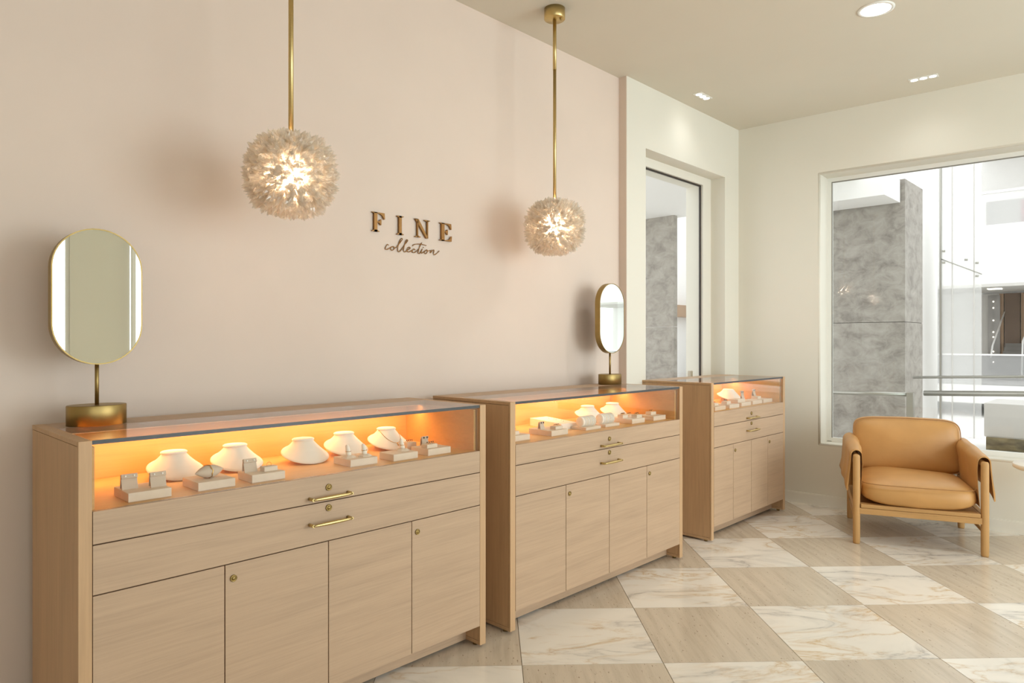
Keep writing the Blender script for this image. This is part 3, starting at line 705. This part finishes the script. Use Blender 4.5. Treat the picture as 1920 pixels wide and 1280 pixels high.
STROKES = [
 [(2.067, 1.865), (2.058, 1.867), (2.05, 1.856), (2.046, 1.844), (2.055, 1.842), (2.069, 1.848), (2.082, 1.857)],
 [(2.096, 1.861), (2.084, 1.857), (2.079, 1.848), (2.088, 1.841), (2.1, 1.848), (2.102, 1.858), (2.096, 1.861), (2.103, 1.855), (2.114, 1.857)],
 [(2.114, 1.857), (2.138, 1.885), (2.153, 1.903), (2.149, 1.908), (2.14, 1.9), (2.128, 1.873), (2.123, 1.846), (2.13, 1.837), (2.142, 1.845), (2.167, 1.876), (2.187, 1.9), (2.181, 1.905), (2.171, 1.886), (2.162, 1.859), (2.16, 1.847), (2.169, 1.84), (2.183, 1.849)],
 [(2.183, 1.849), (2.203, 1.862), (2.201, 1.868), (2.19, 1.864), (2.183, 1.852), (2.19, 1.842), (2.203, 1.845), (2.219, 1.855)],
 [(2.238, 1.856), (2.229, 1.861), (2.219, 1.853), (2.218, 1.844), (2.229, 1.842), (2.245, 1.851), (2.260, 1.864)],
 [(2.281, 1.901), (2.269, 1.881), (2.26, 1.859), (2.256, 1.844), (2.264, 1.84), (2.275, 1.852), (2.284, 1.866)],
 [(2.219, 1.875), (2.225, 1.882), (2.247, 1.889), (2.281, 1.891), (2.311, 1.888)],
 [(2.284, 1.868), (2.277, 1.849), (2.282, 1.844), (2.297, 1.854)],
 [(2.289, 1.877), (2.294, 1.874)],
 [(2.314, 1.865), (2.303, 1.858), (2.299, 1.847), (2.309, 1.844), (2.318, 1.853), (2.318, 1.863), (2.314, 1.865), (2.324, 1.86), (2.337, 1.864)],
 [(2.346, 1.868), (2.34, 1.851), (2.351, 1.862), (2.362, 1.869), (2.365, 1.865), (2.361, 1.852), (2.367, 1.843), (2.384, 1.852), (2.401, 1.867)]]
def catmull(pts, n=5):
    P = [pts[0]]+pts+[pts[-1]]; out = []
    for i in range(1, len(P)-2):
        for k in range(n):
            t = k/n; out.append(tuple(.5*(2*P[i][a]+(P[i+1][a]-P[i-1][a])*t+(2*P[i-1][a]-5*P[i][a]+4*P[i+1][a]-P[i+2][a])*t*t+(3*P[i][a]-P[i-1][a]-3*P[i+1][a]+P[i+2][a])*t**3) for a in range(2)))
    return out+[pts[-1]]
sw = MB()
for st in STROKES:
    pp = catmull(st) if len(st) > 2 else st
    sw.tube([(a-2.226, -.005, b_-1.925) for a, b_ in pp], [.0017+.0009*abs(math.sin(i*.35)) for i in range(len(pp))], 8)
sw.obj('script_word', M['bronze'], sg)

# ------------------------------------------------------------------ crystal pendants
def crystal_mesh():
    mb = MB(); rnd = random.Random(3); n = 2300; bm = mb.bm
    for k in range(n):
        z = 1-2*(k+.5)/n; a = k*2.399963; r = math.sqrt(max(0, 1-z*z))
        d = Vector((r*math.cos(a)+rnd.uniform(-.06, .06), r*math.sin(a)+rnd.uniform(-.06, .06), z+rnd.uniform(-.06, .06))).normalized()
        m4 = (abs(d.x)**4+abs(d.y)**4+abs(d.z)**4)**(-.25); rad = .5+.5*m4   # slightly squared ball
        if d.z > .985: continue
        base = d*rnd.uniform(.098, .128); tip = .160*rad*rnd.uniform(.93, 1.06); w = rnd.uniform(.0055, .0110); fl = rnd.uniform(.55, .95)
        tilt = Vector((rnd.uniform(-.5, .5), rnd.uniform(-.5, .5), rnd.uniform(-.5, .5)))
        ax = (d+tilt).normalized(); x = ax.orthogonal().normalized(); x.rotate(Matrix.Rotation(rnd.uniform(0, 6.28), 3, ax)); y = ax.cross(x)
        ln = max(.03, tip-base.length)
        def rg(t, s_): return [bm.verts.new(base+ax*ln*t+(x*math.cos(PI*q/3)+y*fl*math.sin(PI*q/3))*w*s_) for q in range(6)]
        A, B_ = rg(0, .7), rg(rnd.uniform(.78, .9), 1.0); top = bm.verts.new(base+ax*ln*1.05+x*w*rnd.uniform(-.5, .5))
        for q in range(6):
            bm.faces.new([A[q], A[(q+1) % 6], B_[(q+1) % 6], B_[q]]); bm.faces.new([B_[q], B_[(q+1) % 6], top])
    bmesh.ops.recalc_face_normals(bm, faces=list(bm.faces))
    me = bpy.data.meshes.new('crystal_cluster'); bm.to_mesh(me); bm.free(); me.materials.append(M['crystal']); return me
CM = crystal_mesh()
def pendant(x, y, zc, label, rz):
    t = thing('crystal_pendant', label, 'pendant lamp', (x, y, zc), rz, 'crystal globe pendants')
    top = H-zc
    MB().lathe([(.001, top-.062), (.057, top-.062), (.060, top-.059), (.060, top), (.001, top)], 36).obj('canopy', M['brass'], t)
    for s_ in (-1, 1): MB().lathe([(.007, top-.072), (.007, top-.060)], 12, cx=s_*.034, cy=-.02).obj('canopy_screw', M['brass_dk'], t)
    MB().tube([(0, 0, .135), (0, 0, top-.35)], .0095, 14).obj('rod', M['brass'], t)
    MB().tube([(0, 0, top-.35), (0, 0, top-.06)], .0105, 14).obj('rod', M['brass'], t)
    o = bpy.data.objects.new('crystal_cluster', CM); COL.objects.link(o); o.parent = t; o['kind'] = 'stuff'
    b_ = bmesh.new(); bmesh.ops.create_uvsphere(b_, u_segments=24, v_segments=14, radius=.097)
    for f in b_.faces: f.smooth = True
    MB().merge(b_).obj('bulb', M['bulb'], t)
    return t
pendant(1.2845, 2.42, 2.008, 'white quartz crystal globe pendant above the bracelet pillow cabinet', 0)
pendant(2.983, 2.55, 2.029, 'white quartz crystal globe pendant on the far side of the lettering from the bracelet pillow', 1.3)

# ------------------------------------------------------------------ ceiling lights
def downlight(x, y, label):
    t = thing('round_downlight', label, 'ceiling light', (x, y, H))
    MB().loft([[(r*math.cos(2*PI*k/40), r*math.sin(2*PI*k/40), z) for k in range(40)] for r, z in ((.078, .001), (.080, -.006), (.097, -.004), (.097, .001))], False, False).obj('trim_ring', M['alu'], t)
    MB().lathe([(.079, -.001), (.079, -.003), (.001, -.003)], 36).obj('lens', M['downlight'], t)
def spots(x, y, rz, label):
    t = thing('triple_spotlight', label, 'ceiling light', (x, y, H), rz, 'triple recessed spotlights')
    MB().box(-.092, .092, -.036, .036, -.003, .001, .001, 1).obj('trim_plate', M['alu'], t)
    for k in (-1, 0, 1):
        MB().lathe([(.028, -.0031), (.028, -.0045), (.023, -.0045), (.023, -.0031)], 24, cx=k*.058, cap=False).obj('bezel', M['alu'], t)
        MB().lathe([(.0225, -.003), (.0225, -.005), (.001, -.005)], 24, cx=k*.058).obj('lamp', M['downlight'], t)
downlight(4.267, 1.227, 'large round recessed downlight glowing in the ceiling')
spots(4.842, 2.628, 0, 'triple recessed spotlight above the narrow glazed opening')
spots(5.62, 1.30, math.radians(-85.5), 'triple recessed spotlight above the big window and the armchair')
def spot(loc, p, ang=95, col=(.94, .96, .97)):
    l = bpy.data.lights.new('spot_light', 'SPOT'); l.energy = p; l.spot_size = math.radians(ang); l.spot_blend = 1.0; l.color = col; l.shadow_soft_size = .12
    o = bpy.data.objects.new('spot_light', l); o.location = loc; COL.objects.link(o)
spot((4.267, 1.227, H-.02), 80, 165)
spot((4.842, 2.628, H-.02), 6, 150); spot((5.62, 1.30, H-.02), 9, 150)

# ------------------------------------------------------------------ armchair
ch = thing('armchair', 'tan leather sling armchair with a honey wood frame by the window', 'armchair', (5.445, 1.338, 0), math.radians(-69.2))
hx, hy = .367, .365
def post(x, y, top):
    return MB().loft([[(x+px*s_, y+py*s_, z) for px, py in sell(.0225, .0225, 24, 2.3)] for s_, z in ((.88, 0), (.97, .012), (1, .04), (1, top-.02), (.93, top-.008), (.72, top-.001), (.3, top+.001))]).obj('leg', M['ash'], ch)
post(-hx, -hy, .604); post(hx, -hy, .604); post(-hx, hy, .60); post(hx, hy, .60)
MB().box(-hx, hx, -hy-.016, -hy+.016, .205, .245, .003).obj('front_rail', M['ash_x'], ch)
MB().box(-hx+.025, hx-.025, -hy-.019, -hy+.05, .2465, .272, .004).obj('seat_slat', M['ash_x'], ch)
MB().box(-hx, hx, hy-.016, hy+.016, .205, .272, .003).obj('back_rail', M['ash_x'], ch)
for s_ in (-1, 1):
    MB().box(s_*hx-.016, s_*hx+.016, -hy, hy, .205, .262, .003).obj('side_rail', M['ash_x'], ch)
    MB().tube([(s_*hx, -hy, .150), (s_*hx, hy, .150)], .012, 12).obj('stretcher', M['ash_x'], ch)
    MB().tube([(s_*hx, -hy+.005, .585), (s_*hx, hy, .585)], .019, 14).obj('arm_rail', M['ash_x'], ch)
MB().box(-hx+.02, hx-.02, -hy+.02, hy-.01, .24, .262).obj('seat_webbing', M['piping'], ch)
# cushions: soft boxes from lofted superellipse rings
def cushion(name, wx, wy, wz, fn, e_plan=4.5, e_sec=3.2, nr=14, n=56):
    rings = []
    for i in range(nr+1):
        a = -PI/2+PI*i/nr; c = max(.02, math.cos(a))**(2/e_sec); s_ = math.copysign(abs(math.sin(a))**(2/e_sec), math.sin(a))
        rings.append([fn(px*c, py*c, s_*wz) for px, py in sell(wx, wy, n, e_plan)])
    return MB().loft(rings).obj(name, M['leather'], ch)
def seat_fn(x, y, z):
    u, v = x/.335, y/.36
    if z > 0: zz = .345+z*(1.0+.16*(1-u*u)*(1-v*v)); zz += .006*math.sin(9*x+3)*math.sin(7*y)
    else: zz = .345+z*(1.0-.42*abs(u)**3)
    if v < -.6 and z < 0: zz -= .006*(1-u*u)
    return (x, y-.030-.025*(1-u*u)*(v < 0)*(-v), zz)
cushion('seat_cushion', .343, .355, .092, seat_fn, 7, 3.6)
def back_fn(x, y, z):
    # x width, y -> height, z -> thickness
    u, v = x/.355, y/.20
    th = z*(1+.22*(1-u*u)*(1-v*v)) + .004*math.sin(11*x+1)*math.sin(13*y+2)
    zz = .605+y*(1.0 - .03*u*u) - .012*(v > 0)*abs(u)**4
    return (x*(1-.02*v), .255-th+.22*(zz-.4), zz)
cushion('back_cushion', .355, .20, .075, back_fn, 9, 3.0)
pp = []
for px, py in sell(.351, .194, 60, 9):
    q = back_fn(px, py, .046); pp.append((q[0], q[1]-.003, q[2]))
MB().tube(pp, .003, 8, loop=True).obj('back_piping', M['piping'], ch)
pp = [(a, b_-.036-.022*(1-(a/.335)**2)*(b_ < 0)*(-b_/.36), .414) for a, b_ in sell(.340, .354, 60, 7)]
MB().tube(pp, .0028, 8, loop=True).obj('seat_piping', M['piping'], ch)
# leather arm slings draped over the arm rails
for s_ in (-1, 1):
    rings = []
    ny = 17
    for i in range(ny):
        y = -hy+.012+(2*hy-.02)*i/(ny-1); f = 1-i/(ny-1)
        out = []; R = .036+.006*math.sin(PI*i/(ny-1))+.014*(1-f)
        zc = .598+.018*(1-f)
        zo = .385-.03*max(0, (f-.75)*4)+.02*(1-f)           # outer flap hem, lower point at the front
        prof = [(-.024, .31), (-.030, .375), (-.036, .46), (-.040, .54)]
        prof += [(-R*math.cos(PI*k/10), zc+R*math.sin(PI*k/10)) for k in range(11)]
        prof += [(R+.004, .54), (R+.012+.004*math.sin(i*1.1), .47), (R+.022+.006*math.sin(i*1.1), zo+.03), (R+.024, zo)]
        wav = .003*math.sin(i*.9)
        outer = [(s_*(hx+px+wav), y, z) for px, z in prof]
        inner = [(s_*(hx+px*.90-.002+wav), y, z-.004) for px, z in prof][::-1]
        rings.append(outer+inner)
    MB().loft(rings).obj('arm_sling', M['leather'], ch)

# ------------------------------------------------------------------ side table at the frame edge
tt = thing('side_table', 'round white side table beside the armchair', 'table', (5.63, .525, 0))
MB().lathe([(.001, .535), (.235, .535), (.25, .545), (.25, .566), (.246, .570), (.001, .570)], 56).obj('table_top', M['lacquer'], tt)
MB().tube([(0, 0, .015), (0, 0, .54)], .03, 20).obj('stem', M['lacquer'], tt)
MB().lathe([(.16, 0), (.16, .012), (.15, .018), (.001, .018)], 40).obj('foot', M['lacquer'], tt)
bk = thing('book', 'thick white book lying on the round side table', 'book', (5.63, .54, .570), .4)
MB().box(-.13, .13, -.10, .10, 0, .003).box(-.13, .13, -.10, .10, .027, .030).box(-.13, -.127, -.10, .10, 0, .03).obj('cover', M['paper'], bk)
MB().box(-.126, .126, -.096, .096, .003, .027).obj('pages', M['paper'], bk)
